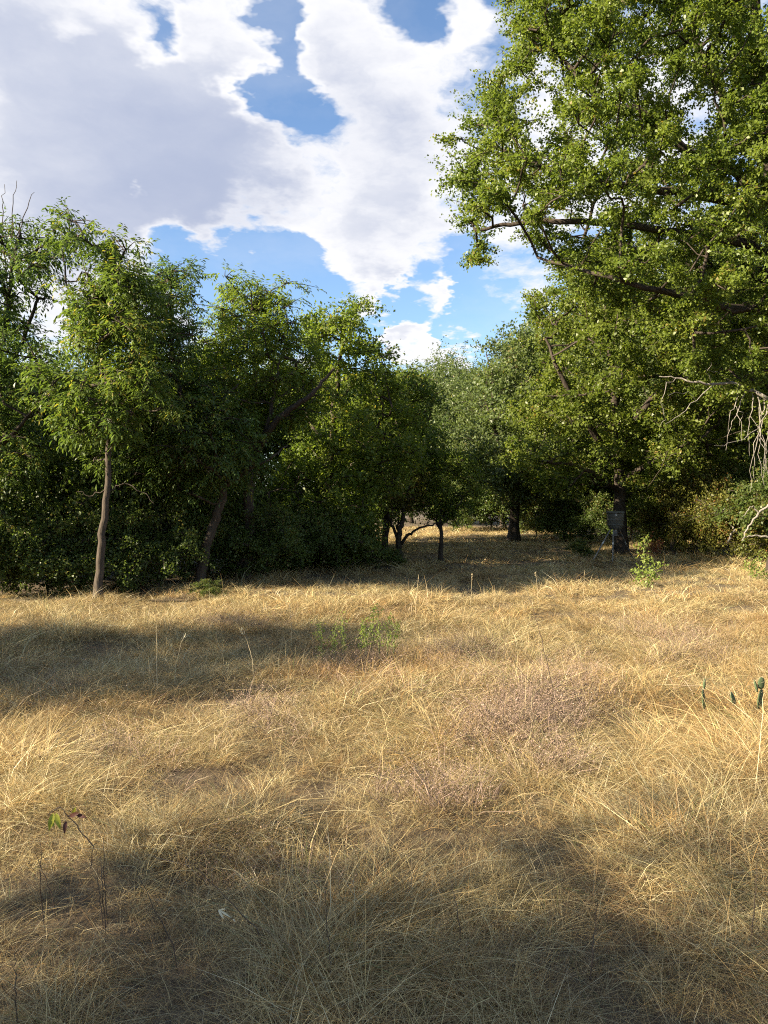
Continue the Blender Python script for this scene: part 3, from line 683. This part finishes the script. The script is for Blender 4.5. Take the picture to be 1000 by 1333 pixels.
# ------------------------------------------------------------------ flattened thatch between the tussocks: tiles of short matted straw
def thatch_tile(side, n, wd, seg):
    v, q, r = blades(n, (.07, .22), .01, 1.1, 0, wd, .72, seglev=seg)
    per = len(v) // n; sh = np.zeros((n, 3)); sh[:, :2] = rng.uniform(-side / 2, side / 2, (n, 2)); v = v + np.repeat(sh, per, 0)
    me = mesh_np('thatch', v, q); fattr(me, 'rnd', r)
    ti = np.repeat(rng.uniform(.55, 1.1, (n, 1)) * np.where(rng.random((n, 1)) < .3, [[.8, .66, .55]], [[1, .98, .95]]), len(q) // n, 0)
    at = me.attributes.new('tint', 'FLOAT_VECTOR', 'FACE'); at.data.foreach_set('vector', np.ascontiguousarray(ti, dtype=np.float32).ravel())
    return obj('thatch_tile', me, GM, link=False)
def thatch(name, label, y0, y1, side, n, wd, seg):
    tiles = [thatch_tile(side, n, wd, seg) for _ in range(4)]; P_, R_, I_ = [], [], []
    for y in np.arange(y0, y1, side):
        for x in np.arange(-half(y + side) - side, half(y + side) + side, side):
            cx_, cy_ = x + side / 2, y + side / 2
            if not wood_mask(np.array([cx_]), np.array([cy_]))[0]: continue
            e = side * .4; nx_ = -(gz(cx_ + e, cy_) - gz(cx_ - e, cy_)) / (2 * e); ny_ = -(gz(cx_, cy_ + e) - gz(cx_, cy_ - e)) / (2 * e)
            q_ = Vector((0, 0, 1)).rotation_difference(Vector((nx_, ny_, 1)).normalized()).to_matrix() @ Matrix.Rotation(rng.integers(0, 4) * math.pi / 2, 3, 'Z')
            P_.append((cx_, cy_, gz(cx_, cy_))); R_.append(tuple(q_.to_euler())); I_.append(int(rng.integers(0, 4)))
    me = bpy.data.meshes.new(name); me.vertices.add(len(P_)); me.vertices.foreach_set('co', np.array(P_, dtype=np.float32).ravel())
    at = me.attributes.new('rot', 'FLOAT_VECTOR', 'POINT'); at.data.foreach_set('vector', np.array(R_, dtype=np.float32).ravel())
    ai = me.attributes.new('kind_index', 'INT', 'POINT'); ai.data.foreach_set('value', np.array(I_, dtype=np.int32))
    o = tag(obj(name, me, None), label, 'grass', kind='stuff')
    ng = bpy.data.node_groups.new(name, 'GeometryNodeTree')
    for io in ('INPUT', 'OUTPUT'): ng.interface.new_socket('Geometry', in_out=io, socket_type='NodeSocketGeometry')
    N, Lk = ng.nodes, ng.links; gi, go = N.new('NodeGroupInput'), N.new('NodeGroupOutput'); jn = N.new('GeometryNodeJoinGeometry')
    for c in tiles:
        oi = N.new('GeometryNodeObjectInfo'); oi.inputs['Object'].default_value = c; oi.inputs['As Instance'].default_value = True; Lk.new(oi.outputs['Geometry'], jn.inputs[0])
    ip = N.new('GeometryNodeInstanceOnPoints'); ip.inputs['Pick Instance'].default_value = True
    Lk.new(gi.outputs[0], ip.inputs['Points']); Lk.new(jn.outputs[0], ip.inputs['Instance'])
    def na(n_, typ): q = N.new('GeometryNodeInputNamedAttribute'); q.data_type = typ; q.inputs['Name'].default_value = n_; return q.outputs['Attribute']
    Lk.new(na('kind_index', 'INT'), ip.inputs['Instance Index'])
    er = N.new('FunctionNodeEulerToRotation'); Lk.new(na('rot', 'FLOAT_VECTOR'), er.inputs[0]); Lk.new(er.outputs[0], ip.inputs['Rotation'])
    Lk.new(ip.outputs[0], go.inputs[0]); md = o.modifiers.new('lay', 'NODES'); md.node_group = ng
thatch('thatch', 'short matted straw lying between the foreground tussocks', 1.0, 5.3, .7, 2300, .0011, 2)
thatch('thatch', 'flattened straw under the mid-field grass', 5.3, 11.8, .8, 1700, .0019, 2)

# ------------------------------------------------------------------ dry wiry weeds between the grass
def on_ground(px, py, up=.2):
    """where the ray of a pixel meets the grass surface"""
    Y = (CAMZ - up) * F / (py - HOR)
    for _ in range(12):
        x = (px - CX) / F * Y; Y = (CAMZ - up - gz(x, Y)) * F / (py - HOR)
    return (px - CX) / F * Y, Y
def weed_mat():
    m, t = new_mat('dry_weed')
    a = t.new('ShaderNodeAttribute', attribute_name='rnd'); ti = t.new('ShaderNodeAttribute', attribute_name='tint')
    col = t.v('MULTIPLY', t.mix(a.outputs['Fac'], (.14, .10, .078, 1), (.32, .235, .19, 1)), ti.outputs['Vector'])
    d = t.new('ShaderNodeBsdfDiffuse'); t.l.new(col, d.inputs[0]); o = t.new('ShaderNodeOutputMaterial'); t.l.new(d.outputs[0], o.inputs[0]); return m
def florets(n, r, h, size):
    p = rng.normal(size=(n, 3)) * [r, r, .05] + [0, 0, h]; d = rdir(n); up = rdir(n)
    L_ = (size * rng.uniform(.6, 1.5, n))[:, None]; sd = nrm(np.cross(d, up))
    v = np.stack([p - sd * L_ * .4, p + sd * L_ * .4, p + d * L_], 1).reshape(-1, 3); return v, np.arange(n * 3).reshape(n, 3), rng.random(n)
WEEDS = []
for _ in range(5):
    WEEDS.append(clump([blades(36, (.09, .24), .09, .65, .1, .0017, .25, seglev=2), florets(110, .11, .13, .0055)]))
def weed_patches():
    X, Yv = [], []
    for (cx_, cy_, rx, ry, n) in [(720,880,105,45,150),(690,910,70,30,70),(900,822,70,28,80),(600,835,90,25,70),(460,850,80,25,60),(300,796,60,9,40),(830,800,60,14,40),(640,930,60,18,30),(350,900,60,25,22),(60,880,60,25,16),(150,960,90,30,22),(560,990,80,30,20),(730,965,40,18,24),(350,1100,120,40,10)]:
        for _ in range(n):
            x, y = on_ground(cx_ + rng.normal() * rx * .5, cy_ + rng.normal() * ry * .5); X.append(x); Yv.append(y)
    x, y = np.array(X), np.array(Yv); n = len(x)
    rot = np.stack([rng.normal(size=n) * .15, rng.normal(size=n) * .15, rng.uniform(0, 6.28, n)], -1); s_ = rng.uniform(.7, 1.35, n)
    scatter('dry_weeds', 'purplish brown wiry weeds matted into the sunlit grass', 'weeds', WEEDS, np.stack([x, y, terrain(x, y)], -1), rot, np.stack([s_, s_, s_ * rng.uniform(.8, 1.2, n)], -1), rng.integers(0, 5, n), rng.uniform(.75, 1.2, (n, 1)) * np.ones((1, 3)), weed_mat())
weed_patches()

# ------------------------------------------------------------------ barrel feeder on its tripod
M['barrel'] = plain_mat('barrel_plastic', (.070, .071, .060), .55, .25, 9)
M['steel'] = plain_mat('dull_steel', (.16, .155, .145), .5, .3, 30, .6)
M['zinc'] = plain_mat('zinc', (.45, .45, .43), .45, .2, 40, .7)
def lathe(profile, n=28):
    p = np.array(profile, float); a = np.arange(n) * 2 * math.pi / n; k = len(p)
    v = np.stack([p[:, None, 0] * np.cos(a)[None], p[:, None, 0] * np.sin(a)[None], np.repeat(p[:, 1:2], n, 1)], -1).reshape(-1, 3)
    i = np.arange(k - 1)[:, None] * n; j = np.arange(n)[None]; j2 = (j + 1) % n
    return v, np.stack([i + j, i + j2, i + n + j2, i + n + j], -1).reshape(-1, 4)
def sm(o): o.data.polygons.foreach_set('use_smooth', np.ones(len(o.data.polygons), bool)); return o
def feeder():
    Y = 20.6; k = Y / F; c = pix(801, 700, Y); g = gz(c[0], Y); base = np.array([c[0], Y, g])
    root = empty('game_feeder', base, 'dark barrel game feeder on a tripod beside the thick oak trunk', 'feeder')
    zt = pix(801, 666, Y)[2] - g; zb = pix(801, 688, Y)[2] - g; R = 11.3 * k; H = zt - zb
    prof = [(0.01, zb - .02), (R * .55, zb - .02), (R * .74, zb), (R * .80, zb + H * .10), (R * .86, zb + H * .20), (R * .90, zb + H * .44), (R * .93, zb + H * .47), (R * .955, zb + H * .90), (R * .955, zt - .02), (.01, zt - .02)]
    v, q = lathe(prof); b = obj('barrel', mesh_np('barrel', v, q), M['barrel'], root)
    for zf, rf, nm in ((.22, .90, 'band'), (.50, .955, 'band')):
        z = zb + H * zf; v, q = lathe([(R * rf * .97, z - .016), (R * rf + .010, z - .012), (R * rf + .012, z + .010), (R * rf * .97, z + .016)]); obj(nm, mesh_np(nm, v, q), M['barrel'], b)
    v, q = lathe([(R * .97, zt - .050), (R * 1.02, zt - .048), (R * 1.03, zt - .012), (R * 1.0, zt + .004), (R * .85, zt + .012), (.01, zt + .022)]); lid = obj('lid', mesh_np('lid', v, q), M['barrel'], root)
    a = np.linspace(0, 2 * math.pi, 17); ring = np.stack([np.cos(a) * .022, np.zeros(17), np.sin(a) * .028], -1) + [-.055, -R * .985, zt - .085]
    v, q = tubes([(ring, np.full(17, .007))], 6); obj('latch', mesh_np('latch', v, q), M['zinc'], lid)
    v, q = lathe([(.01, zb - .20), (.10, zb - .20), (.105, zb - .17), (.055, zb - .165), (.055, zb - .02)], 16); obj('spinner', mesh_np('spinner', v, q), M['steel'], root)
    feet = [(771, 729, -.35), (797.5, 733, -.62), (826, 722, .55)]; tops = [(795, 689, -.04), (798.6, 690, -.14), (806, 689, .10)]
    for (fx, fy, dy), (tx, ty, ty2) in zip(feet, tops):
        f = pix(fx, fy, Y + dy); f[2] = gz(f[0], f[1]) - .04; t_ = pix(tx, ty, Y + ty2)
        P3 = np.array([f, f * .5 + t_ * .5, t_]) - base; v, q = tubes([(P3, np.array([.019, .019, .019]))], 8); leg = obj('leg', mesh_np('leg', v, q), M['steel'], root)
        sl_ = np.array([P3[0] * .45 + P3[2] * .55, P3[0] * .38 + P3[2] * .62]); v, q = tubes([(sl_, np.array([.024, .024]))], 8); obj('leg_clamp', mesh_np('leg_clamp', v, q), M['zinc'], leg)
feeder()

# ------------------------------------------------------------------ small plants that stand out of the grass
M['stalk'] = plain_mat('dark_stalk', (.085, .060, .042), .8, .4, 30)
M['straw'] = plain_mat('straw_stalk', (.50, .41, .25), .8, .25, 30)
M['stem'] = plain_mat('green_stem', (.15, .17, .06), .7, .3, 30)
M['pad'] = plain_mat('cactus_pad', (.055, .080, .036), .8, .45, 90)
M['spine'] = plain_mat('cactus_spine', (.55, .48, .33), .6, .2, 30)
M['husk'] = plain_mat('pale_husk', (.50, .46, .32), .7, .15, 40)
M['leaf_yellow'] = plain_mat('leaf_yellow', (.30, .30, .03), .6, .3, 40)
M['leaf_red'] = plain_mat('leaf_red', (.085, .028, .018), .6, .3, 40)
def leafy(name, label, px, py, Y, stems, leaf, n_leaf, size, spray, group=None, cat='plant', stem='stem', asp=.33):
    """stems: pixel polylines; leaves set all along their upper part"""
    base = pix(px, py, Y); base[2] = gz(base[0], Y) - .02; root = empty(name, base, label, cat, group)
    cen = []
    for st in stems:
        P3 = smooth_path(np.array([pix(a, b, Y + (c[0] if c else 0)) for a, b, *c in st]), 5, .006); P3[0][2] = gz(P3[0][0], P3[0][1]) - .02
        v, q = tubes([(P3 - base, np.linspace(.007, .0025, len(P3)))], 5); obj('stem', mesh_np('stem', v, q), M[stem], root)
        cen += list(P3[len(P3) // 4:])
    cen = np.array(cen) - base
    v, q, rn, cl, tw = foliage(cen, np.full(len(cen), spray), dict(kind='simple', twigs=4, asp=asp, twigvis=0), n_leaf, size)
    obj('leaves', mk_leafmesh('leaves', v, q, rn, cl), M[leaf], root); return root
leafy('sapling', 'bright pale-green leafy sapling standing out of the sunlit grass', 843, 770, 14.0, [[(843,775),(842,745),(838,720),(840,702)],[(843,770),(852,748,-.1),(857,735,-.1)],[(843,770),(834,752,.1),(832,742,.1)]], 'sapling', 8, .060, .10, cat='sapling')
leafy('sapling', 'wispy yellow-green sapling at the field edge under the dead bough', 985, 760, 16.0, [[(984,765),(985,745),(988,722)],[(984,760),(976,742),(975,735)],[(990,760),(996,738)]], 'sapling', 5, .055, .12, cat='sapling')
for (a, b, h_, l_) in [(420,850,38,-6),(434,845,30,4),(448,842,40,-3),(470,838,30,3),(484,835,42,2),(494,836,46,-2),(503,838,36,5),(512,840,28,6),(478,840,24,-5)]:
    x, Y = on_ground(a, b, .18); leafy('leafy_forb', 'upright pale-green forb beside the purplish weeds at the shadow edge', a, b, Y, [[(a, b + 12), (a + l_ * .4, b - h_ * .4), (a + l_, b - h_)]], 'sapling', 9, .026, .035, 'pale forbs at the shadow edge', asp=.28)
def pear(name, label, px, py, pads):
    x, Y = on_ground(px, py, .20); base = np.array([x, Y, gz(x, Y)]); root = empty(name, base, label, 'cactus', None)
    u = np.linspace(0, math.pi, 13); a = np.arange(16) * 2 * math.pi / 16
    for (bx, by, w_, h_, turn, tilt) in pads:      # centre px, half sizes px
        c = pix(bx, by, Y) - base; k = Y / F; W_, H_ = w_ * k, h_ * k
        prof = np.sin(u) ** .8 * (1 + .18 * np.cos(u)); zz_ = -np.cos(u)
        wide = max(W_, H_ * .62)
        P_ = np.stack([prof[:, None] * np.cos(a)[None] * wide, prof[:, None] * np.sin(a)[None] * .010, np.repeat(zz_[:, None] * H_, 16, 1)], -1)
        Rz = np.array(Matrix.Rotation(tilt, 3, 'Y')) @ np.array(Matrix.Rotation(turn, 3, 'Z'))
        v = (P_.reshape(-1, 3) @ Rz.T) + c; i = np.arange(12)[:, None] * 16; j = np.arange(16)[None]; j2 = (j + 1) % 16
        q = np.stack([i + j, i + j2, i + 16 + j2, i + 16 + j], -1).reshape(-1, 4)
        po = sm(obj('pad', mesh_np('pad', v, q), M['pad'], root))
        pk = rng.choice(len(v), 22); sp = [(np.array([v[t_], v[t_] + (v[t_] - c) * .10 + rng.normal(size=3) * .007]), np.array([.0009, .0003])) for t_ in pk]
        sv, sq = tubes(sp, 3); so_ = obj('spines', mesh_np('spines', sv, sq), M['spine'], po); so_['kind'] = 'stuff'
pear('prickly_pear', 'prickly pear with one narrow upright pad poking from the grass', 917, 915, [(917,890,3,7,1.15,.05),(916,910,5,13,1.0,-.1)])
pear('prickly_pear', 'prickly pear with a broad round green pad beside a thin dark one', 990, 915, [(991,889,5,8,.15,.1),(984,893,3,8,1.2,-.25),(990,910,5,13,.7,.1)])
pear('prickly_pear', 'tiny prickly pear pad half buried in grass between two larger ones', 954, 920, [(954,909,4,9,.8,-.3)])
def stalk(label, pts, mat, r, up=.15, group=None, head=None, name='dry_stalk'):
    """a single dead stem; pts in pixels from its foot upward"""
    x, Y = on_ground(*pts[0], up); base = np.array([x, Y, gz(x, Y) - .03]); root = empty(name, base, label, 'stalk', group)
    P3 = smooth_path(np.array([pix(a, b, Y + rng.normal() * .03) for a, b in pts]), 5, .002); P3 = np.vstack([base + [0, 0, .0], P3[1:]])
    v, q = tubes([(P3 - base, np.linspace(r, r * .35, len(P3)))], 5); obj('stem', mesh_np('stem', v, q), M[mat], root)
    if head:
        n = 14; t_ = rng.uniform(.86 if head == 'tuft' else .75, 1.0, n); idx = (t_ * (len(P3) - 1)).astype(int); p = P3[idx] - base + rng.normal(size=(n, 3)) * .006
        d = nrm(nrm(P3[-1] - P3[-3]) + rdir(n) * .6); v = leaf_quads(p, d, rdir(n), rng.uniform(.015, .035, n), np.full(n, .002)); obj('seed_head', mesh_np('seed_head', v, np.arange(n * 4).reshape(n, 4)), M['husk' if head == 'tuft' else 'straw'], root)
stalk('tall dark bare stalk leaning left over the purplish weeds', [(722,905),(708,845),(695,795),(683,760)], 'stalk', .0040)
stalk('long dark bare stalk slanting low across the sunlit grass', [(728,938),(700,900),(665,858)], 'stalk', .0032)
stalk('thin straight brown stalk upright among purplish weeds', [(655,940),(656,880),(657,825)], 'stalk', .0028)
stalk('tall straw stalk standing in the middle shadow band', [(204,880),(204,830),(203,795)], 'straw', .0030)
stalk('straw stalk with pale tuft standing in the shadow band', [(228,870),(235,840),(241,826)], 'straw', .0026, head='tuft')
stalk('straw stalk with pale tuft bending left in the shadow band', [(330,865),(323,838),(313,818)], 'straw', .0026, head='tuft')
stalk('tall pale grass stalk with fine seed head on the low rise', [(541,790),(543,770),(545,748)], 'straw', .0032, head='seed')
for a, b, l_, h_ in [(613,780,2,34),(380,830,-3,45),(470,795,3,22),(760,770,1,28),(700,770,-3,25),(440,790,2,24)]:
    stalk('pale seeded grass stalk rising above the low sunlit ridge', [(a, b), (a + l_ * .5, b - h_ * .55), (a + l_, b - h_)], 'straw', .0026, group='pale seeded stalks on the ridge', head='seed')
for a, b, l_, h_ in [(135,1190,-4,75),(137,1175,-2,85),(132,1185,-6,60),(55,1190,-3,95),(20,1320,0,85),(230,1240,-50,100),(70,1170,-24,60),(345,1220,-105,105),(430,1260,-8,110),(980,1210,6,90),(770,1250,8,80),(600,1215,-12,70)]:
    stalk('dark dead weed stalk standing in the shaded foreground grass', [(a, b), (a + l_ * .5, b - h_ * .5), (a + l_, b - h_)], 'stalk', .0026, group='dark weed stalks in the foreground', up=.1)
stalk('long golden grass stem bowing beside the broad pricklypear', [(985,1010),(990,960),(994,910),(998,895)], 'straw', .0026)
def single_leaves(name, label, px, py, up, leaves, twigs, cat):
    x, Y = on_ground(px, py, up); base = np.array([x, Y, gz(x, Y)]); root = empty(name, base, label, cat)
    for tw in twigs:
        P3 = smooth_path(np.array([pix(a, b, Y) for a, b in tw]), 4, .002); v, q = tubes([(P3 - base, np.linspace(.0028, .0014, len(P3)))], 5); obj('stem', mesh_np('stem', v, q), M['stalk'], root)
    for (a, b, a2, b2, wd, mt) in leaves:
        p0, p1 = pix(a, b, Y) - base, pix(a2, b2, Y - .015) - base; d = p1 - p0; L_ = np.linalg.norm(d); d /= L_; n_ = nrm(np.array([.25, -.9, .4])); s_ = nrm(np.cross(d, n_))
        t_ = np.linspace(0, 1, 7); wv_ = np.sin(np.pi * t_ ** .8) * wd * Y / F
        mid = p0 + d * (t_ * L_)[:, None] + n_ * (.12 * L_ * np.sin(t_ * 3))[:, None]
        v = np.stack([mid - s_ * wv_[:, None] + n_ * wv_[:, None] * .35, mid, mid + s_ * wv_[:, None] + n_ * wv_[:, None] * .35], 1).reshape(-1, 3)
        q = np.concatenate([[[3 * i, 3 * i + 1, 3 * i + 4, 3 * i + 3], [3 * i + 1, 3 * i + 2, 3 * i + 5, 3 * i + 4]] for i in range(6)])
        obj('leaf', mesh_np('leaf', v, q), M[mt], root)
single_leaves('vine', 'dry vine twig with hanging yellow leaves and dark red ones', 85, 1095, .22,
    [(70,1058,64,1082,3.6,'leaf_yellow'),(73,1058,79,1080,3.4,'leaf_yellow'),(68,1060,70,1077,2.8,'leaf_yellow'),(90,1063,104,1058,3.0,'leaf_red'),(100,1061,113,1064,2.6,'leaf_red'),(86,1068,84,1086,2.6,'leaf_red'),(94,1062,99,1050,2.2,'leaf_yellow')],
    [[(122,1102),(104,1080),(88,1062),(78,1051),(66,1056)],[(88,1062),(100,1062),(110,1063)],[(78,1051),(62,1060)],[(118,1130),(122,1102)]], 'vine')
single_leaves('dry_leaf', 'pale cream dry curled leaf caught in shaded foreground grass', 290, 1192, .26,
    [(284,1184,292,1197,1.5,'husk'),(285,1184,302,1195,1.2,'husk'),(303,1196,307,1200,1.0,'husk'),(285,1184,295,1183,1.0,'husk')], [], 'leaf')
# fallen pale branches under the dead bough
def fallen(label, Y, polys):
    b = pix(*polys[0][0][0][:2], Y); base = np.array([b[0], Y, gz(b[0], Y)]); root = empty('fallen_branch', base, label, 'branch')
    for pts, r in polys:
        P3 = smooth_path(np.array([pix(a, c, Y + (e[0] if e else 0)) for a, c, *e in pts]), 5, .015); P3[:, 2] = np.maximum(P3[:, 2], gz(b[0], Y) + .02)
        v, q = tubes([(P3 - base, np.linspace(r, r * .35, len(P3)))], 6); obj('limb', mesh_np('limb', v, q), M['bark_dead'], root)
fallen('pale fallen branch propped up in the brush beneath the dead bough', 19.0, [([(1004,655),(988,668),(972,690),(966,704)], .035), ([(988,668),(978,660),(968,672)], .02), ([(1002,700),(985,697),(968,700)], .03)])
fallen('short pale fallen branch forked among the yellowing bushes', 20.5, [([(948,705),(955,690),(950,680),(958,670)], .03), ([(955,690),(966,684)], .018)])
leafy('dead_shrub', 'small clump of rusty red dead leaves at the foot of the oaks', 851, 722, 21.5, [[(851,722),(850,712),(846,703)],[(852,722),(856,712),(858,705)]], 'rust', 8, .06, .10, cat='shrub', stem='stalk')
